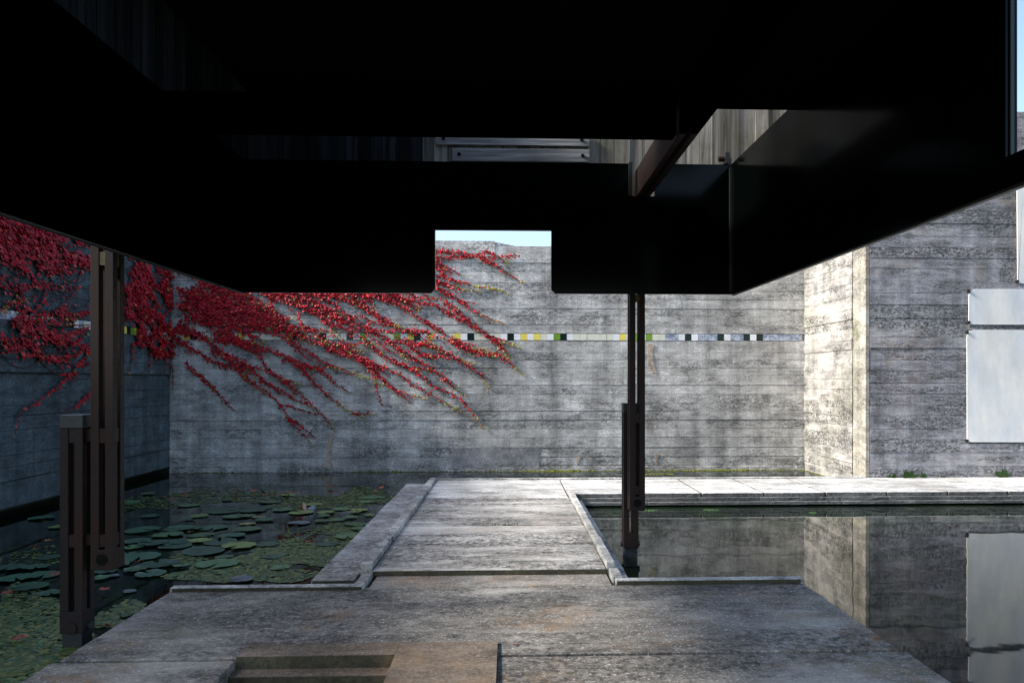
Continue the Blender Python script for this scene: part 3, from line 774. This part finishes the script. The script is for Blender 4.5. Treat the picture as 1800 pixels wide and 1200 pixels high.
mat_region(520, 975, 95, 22, 5200); mat_region(430, 1005, 120, 20, 4200); mat_region(600, 960, 40, 25, 1500)
mat_region(50, 1120, 110, 75, 6500); mat_region(20, 1180, 110, 60, 2500); mat_region(230, 1070, 35, 14, 500); mat_region(185, 1092, 32, 12, 700)
mat_region(400, 872, 130, 13, 2300); mat_region(640, 872, 48, 14, 1800); mat_region(560, 885, 80, 12, 1500); mat_region(250, 885, 60, 10, 900)
mat_region(600, 930, 55, 10, 900); mat_region(330, 985, 40, 12, 500); mat_region(90, 980, 90, 18, 500)
scatter_leaves('floating_weed', spots, .002, .019, ['dw1', 'dw2', 'dw2', 'dw3'], 'mats of small green water weed floating between the lily pads', 'water weed')
pad_meshes = []
for k in range(7):
    n = 26; v = [(0, 0, .004)]; rr = [1 + .05 * math.sin(2 * i + k) * random.random() + random.gauss(0, .018) for i in range(n)]
    for ring, zz in ((.55, .003), (1.0, .004)):
        for i in range(n):
            a = R(10) + (2 * math.pi - R(20)) * i / (n - 1)
            lift = random.choice((0, 0, .002, .005)) * ring if ring == 1.0 else 0
            v.append((ring * rr[i] * .5 * math.cos(a), ring * rr[i] * .5 * math.sin(a), zz + lift))
    f = [(0, 1 + i, 2 + i) for i in range(n - 1)] + [(1 + i, 1 + n + i, 2 + n + i, 2 + i) for i in range(n - 1)]
    me = bpy.data.meshes.new('lily_pad'); me.from_pydata(v, [], f); me.update(); pad_meshes.append(me)
pad_var = {}
def pad_mesh(k, mat):
    if (k, mat) not in pad_var:
        m = pad_meshes[k].copy(); m.materials.clear(); m.materials.append(M[mat]); pad_var[(k, mat)] = m
    return pad_var[(k, mat)]
LAB = {'pad_dark': 'dark green round lily pad floating on the shaded pool', 'pad_mid': 'mid green lily pad lying on the pool beside darker pads',
       'pad_light': 'light yellow-green lily pad among darker pads on the pool', 'pad_yellow': 'yellowing lily pad floating on the shaded pool', 'pad_grey': 'pale grey-blue shiny lily pad on the pool'}
placed = []
def pad(px, py, w, mat, force=True):
    p = at_z(px, py, 0); d = p.y * w / F
    d = min(d, .62)
    if not force and any((p.x - a) ** 2 + (p.y - b) ** 2 < (.40 * (d + c)) ** 2 for a, b, c in placed): return
    if p.x > -1.47 or (p.x + d * .45 > PX0 and p.y - d * .4 < 5.4): return
    if any(abs(p.x - cx_) < d * .5 + .08 and abs(p.y - 4.70) < d * .5 + .08 for cx_ in (-2.62,)): return
    placed.append((p.x, p.y, d))
    o = bpy.data.objects.new('lily_pad', pad_mesh(random.randrange(7), mat)); col.objects.link(o)
    o.location = (p.x, p.y, .005 + .0012 * (len(placed) % 9)); o.scale = (d, d, 1.0); o.rotation_euler = (random.gauss(0, .015), random.gauss(0, .015), random.uniform(0, 6.28))
    tag(o, LAB[mat], 'lily pad', mat.replace('pad_', '') + ' lily pads on the pool')
a3 = [(370, 395, 220, 'd'), (580, 390, 180, 'd'), (450, 435, 160, 'm'), (545, 430, 110, 'm'), (540, 525, 190, 'm'), (430, 570, 180, 'd'), (60, 520, 200, 'd'), (140, 520, 160, 'd'), (210, 565, 180, 'm'), (50, 610, 180, 'd'),
      (190, 605, 140, 'l'), (350, 615, 220, 'd'), (230, 680, 280, 'd'), (480, 640, 230, 'l'), (330, 770, 290, 'm'), (20, 765, 80, 'd'), (120, 450, 90, 'd'), (540, 485, 110, 'y'), (920, 405, 170, 'l'), (1090, 405, 120, 'l'),
      (790, 385, 140, 'm'), (900, 480, 150, 'g'), (1060, 465, 90, 'm'), (1160, 460, 130, 'm'), (1260, 440, 100, 'm'), (1300, 405, 90, 'l'), (1200, 380, 120, 'm'), (1430, 300, 170, 'm'), (1380, 330, 120, 'm'), (1310, 490, 170, 'm'),
      (1330, 520, 120, 'm'), (1400, 425, 70, 'l'), (770, 800, 130, 'm'), (500, 880, 160, 'g'), (1170, 745, 120, 'd'), (1110, 810, 100, 'd'), (1230, 685, 100, 'd'), (700, 330, 150, 'm'), (1000, 350, 140, 'l'), (620, 440, 90, 'y')]
a2 = [(1000, 130, 230, 'd'), (1180, 165, 200, 'm'), (960, 210, 180, 'd'), (1080, 225, 200, 'd'), (1230, 240, 220, 'd'), (1420, 275, 260, 'd'), (1410, 205, 150, 'l'), (980, 320, 270, 'd'), (1110, 370, 260, 'd'), (1060, 440, 200, 'd'),
      (830, 375, 150, 'm'), (950, 410, 150, 'm'), (1270, 385, 110, 'm'), (740, 420, 150, 'd'), (800, 450, 80, 'g'), (310, 445, 210, 'd'), (350, 575, 150, 'd'), (210, 530, 240, 'd'), (110, 470, 220, 'd'), (700, 470, 120, 'm'),
      (60, 400, 200, 'd'), (250, 395, 170, 'd'), (910, 560, 90, 'g'), (930, 250, 150, 'm'), (900, 300, 120, 'd')]
MM = {'d': 'pad_dark', 'm': 'pad_mid', 'l': 'pad_light', 'y': 'pad_yellow', 'g': 'pad_grey'}
for x, y, w, m in a3: pad(300 + x / 4, 800 + y / 4, w / 4, MM[m])
for x, y, w, m in a2: pad(x / 4, 900 + y / 4, w / 4, MM[m])
for _ in range(45):
    x = random.uniform(60, 640); y = random.uniform(868, 985)
    pad(x, y, random.uniform(18, 44) * (y - 668) / 240, random.choice(('pad_dark', 'pad_dark', 'pad_mid', 'pad_mid', 'pad_light')), False)

leaf_me = []
for k in range(3):
    v = []
    for i in range(10):
        a = 6.283 * i / 10; r = (.5 if i % 2 == 0 else .24) * random.uniform(.8, 1.2)
        v.append((r * math.cos(a), r * math.sin(a), random.uniform(0, .22)))
    v.append((0, 0, .02))
    me = bpy.data.meshes.new('fallen_leaf'); me.from_pydata(v, [], [(10, i, (i + 1) % 10) for i in range(10)]); me.update(); leaf_me.append(me)
def fallen(p, s, mat, label, group):
    m = random.choice(leaf_me).copy(); m.materials.append(M[mat])
    o = bpy.data.objects.new('fallen_leaf', m); col.objects.link(o); o.location = p; o.scale = (s, s, s); o.rotation_euler = (0, 0, random.uniform(0, 6.28))
    tag(o, label, 'leaf', group)
for px, py in ((325, 875), (330, 869), (410, 872), (415, 868), (466, 873), (480, 874), (490, 873), (503, 871), (508, 870), (520, 869), (580, 858), (588, 859), (590, 868), (670, 861), (660, 867), (305, 880), (300, 882), (290, 877), (375, 868), (445, 866),
               (85, 955), (62, 970), (60, 965), (97, 1015), (30, 1130), (38, 1128), (186, 1107), (184, 1042), (243, 992), (335, 940), (540, 958), (15, 1050), (345, 924)):
    p = at_z(px, py, 0); p.z = .03
    fallen(p, random.uniform(.07, .13), random.choice(('redleaf', 'redleaf', 'brownleaf')), 'fallen reddish creeper leaf floating on the lily pool', 'red leaves on the pool')
for px, py, s in ((351, 1040, .05), (380, 1042, .03), (907, 1133, .035), (700, 1142, .02)):
    p = at_z(px, py, PZ + .002)
    fallen(p, s, 'brownleaf', 'curled brown leaf lying on the concrete platform', 'brown leaves on the platform')

# curled pale leaf with a pink petal standing out of the water
p = at_z(537, 897, 0)
lb = thing('lily_bud', tuple(p), 'pink and grey curled lily bud standing above the water', 'water lily')
v = []; f = []
def petal(cx_, w, h, lean, curl, mat, name):
    v = []; n = 7
    for i in range(n):
        t_ = i / (n - 1); ww = w * math.sin(math.pi * (.12 + .8 * t_))
        for s_ in (-1, 0, 1):
            v.append((p.x + cx_ + lean * t_ + s_ * ww * .5, p.y + (curl if s_ else -curl) * .5, -.02 + h * t_ * (1 - .12 * abs(s_))))
    f = [(i * 3 + j, i * 3 + j + 1, i * 3 + j + 4, i * 3 + j + 3) for i in range(n - 1) for j in (0, 1)]
    pydata(name, v, f, mat, lb, True)
petal(-.01, .05, .13, -.015, .03, 'pink', 'petal'); petal(.045, .10, .09, .05, .03, 'greyleaf', 'petal'); petal(-.035, .035, .11, -.02, .02, 'brownleaf', 'petal')

def blades(name, base_px, tips, label, cat, mat='dw1', w=.012):
    b = at_z(*base_px, 0); t_ = thing(name, tuple(b), label, cat)
    for dx, dy, dz in tips:
        m = 5; v = []
        for i in range(m):
            k = i / (m - 1); q = w * (1 - k * .9)
            x, y, z = b.x + dx * k, b.y + dy * k, dz * math.sin(k * 1.4) / math.sin(1.4)
            v += [(x - q / 2, y, z), (x, y - .004, z + .001), (x + q / 2, y, z)]
        f = [(i * 3 + j, i * 3 + j + 1, i * 3 + j + 4, i * 3 + j + 3) for i in range(m - 1) for j in (0, 1)]
        pydata('blade', v, f, mat, t_)
M['blade'] = plain('reed_green', (.16, .22, .035), .5, .2, 10)
blades('water_reed', (509, 944), [(-.03, 0, .14), (-.28, .15, .05), (-.36, .4, .06)], 'thin green reed blades rising from the middle of the lily pool', 'reed', 'blade')
blades('water_reed', (527, 949), [(-.03, .0, .15), (.22, .3, .08), (.3, .15, .04), (-.2, .3, .03)], 'bent reed blades beside the upright reed in the lily pool', 'reed', 'blade')
blades('water_reed', (627, 926), [(.02, 0, .07), (-.05, .1, .05)], 'short reed blade on the lily pad near the footbridge', 'reed', 'blade')
blades('water_reed', (614, 948), [(.10, .05, .06), (-.06, 0, .04), (.15, .1, .09), (.03, 0, .03)], 'small tuft of reeds against the footbridge ledge', 'reed', 'blade')

# moss line along the foot of the back wall, moss pads under the walkway edge
v = []; f = []
def moss_clump(x, y, z, r):
    k = len(v); n = 6
    v.append((x, y, z + r * random.uniform(.4, .9)))
    for i in range(n):
        a = 6.283 * i / n; q = r * random.uniform(.7, 1.3); v.append((x + q * math.cos(a), y + q * math.sin(a) * .8, z))
    for i in range(n): f.append((k, k + 1 + i, k + 1 + (i + 1) % n))
x = -5.8
while x < RET_X - .03:
    k = .25 + .75 * min(1, max(0, (x + 4) / 4.5))
    if random.random() < .35 + .65 * k:
        moss_clump(x, WALL_Y - .03 - random.uniform(0, .02), -.005, random.uniform(.010, .035) * (.6 + .6 * k) * (1.4 if math.sin(x * 2.1) > .5 else .9))
    x += .016
for i in range(120): moss_clump(RET_X - .02 - random.uniform(0, .03), random.uniform(11.9, WALL_Y), -.005, random.uniform(.015, .03))
o = pydata('moss', v, f, 'moss'); tag(o, 'yellow-green moss line along the waterline of the back wall', 'moss', None, 'stuff')
def moss_raft(px, py, w, label):
    global v, f
    v, f = [], []
    p = at_z(px, py, 0)
    for _ in range(46):
        a = random.uniform(0, 6.28); r = math.sqrt(random.random())
        moss_clump(p.x + math.cos(a) * r * w, p.y + math.sin(a) * r * w * .5, -.004, random.uniform(.010, .026))
    o = pydata('moss_raft', v, f, 'weed'); tag(o, label, 'water weed')
moss_raft(1140, 897, .12, 'small green weed raft beside the right steel column under the walkway edge')
moss_raft(1249, 896, .10, 'lone small green weed raft under the walkway edge right of the column')
moss_raft(1429, 901, .04, 'tiny green weed tuft floating on the clear water below the wall corner')
v, f = [], []
for _ in range(70):
    p = at_z(random.uniform(1130, 1185), random.gauss(833, .8), 0); moss_clump(p.x, p.y, -.004, random.uniform(.012, .03))
o = pydata('moss_raft', v, f, 'moss'); tag(o, 'yellow moss raft in the narrow water strip behind the walkway', 'water weed')

# weeds at the foot of the right wall
def weed(px, n, h, label):
    b = at_z(px, 840, WZ); b.y = RIGHT_Y - .05
    t_ = thing('weed', tuple(b), label, 'weed')
    v = []; f = []
    for _ in range(n):
        a = random.uniform(0, 6.28); l = h * random.uniform(.5, 1.1); e = random.uniform(.3, 1.3); w = l * .20
        d = Vector((math.cos(a) * math.cos(e), math.sin(a) * math.cos(e) * .4 - .1, math.sin(e))); s_ = d.cross(Vector((.1, 1, .2))).normalized()
        o_ = b + Vector((random.uniform(-.05, .05), random.uniform(-.02, .02), 0)); k = len(v)
        v += [tuple(q) for q in (o_, o_ + d * l * .5 + s_ * w, o_ + d * l, o_ + d * l * .5 - s_ * w)]; f.append((k, k + 1, k + 2, k + 3))
    o = pydata('leaves', v, f, 'weed', t_); tag(o, kind='stuff')
weed(1570, 18, .08, 'low creeping weed at the foot of the lichened wall near its corner'); weed(1602, 30, .13, 'leafy green weed tallest at the foot of the lichened wall')
weed(1628, 16, .10, 'small round-leaved weed at the lichened wall foot'); weed(1768, 34, .13, 'grassy weed at the wall foot below the large white panel')
weed(1658, 8, .05, 'tiny weed sprout in the slab joint at the wall foot')
b = at_z(889, 923, WZ)
t_ = thing('weed', tuple(b), 'thin green weed growing in a joint of the footbridge', 'weed')
v = []; f = []
for _ in range(40):
    x = b.x + random.gauss(0, .07); h = random.uniform(.01, .03); k = len(v); dx = random.uniform(-.012, .012)
    v += [(x - .004, b.y, WZ), (x + .004, b.y, WZ), (x + dx, b.y - random.uniform(-.01, .02), WZ + h)]; f.append((k, k + 1, k + 2))
o = pydata('leaves', v, f, 'weed', t_); tag(o, kind='stuff')
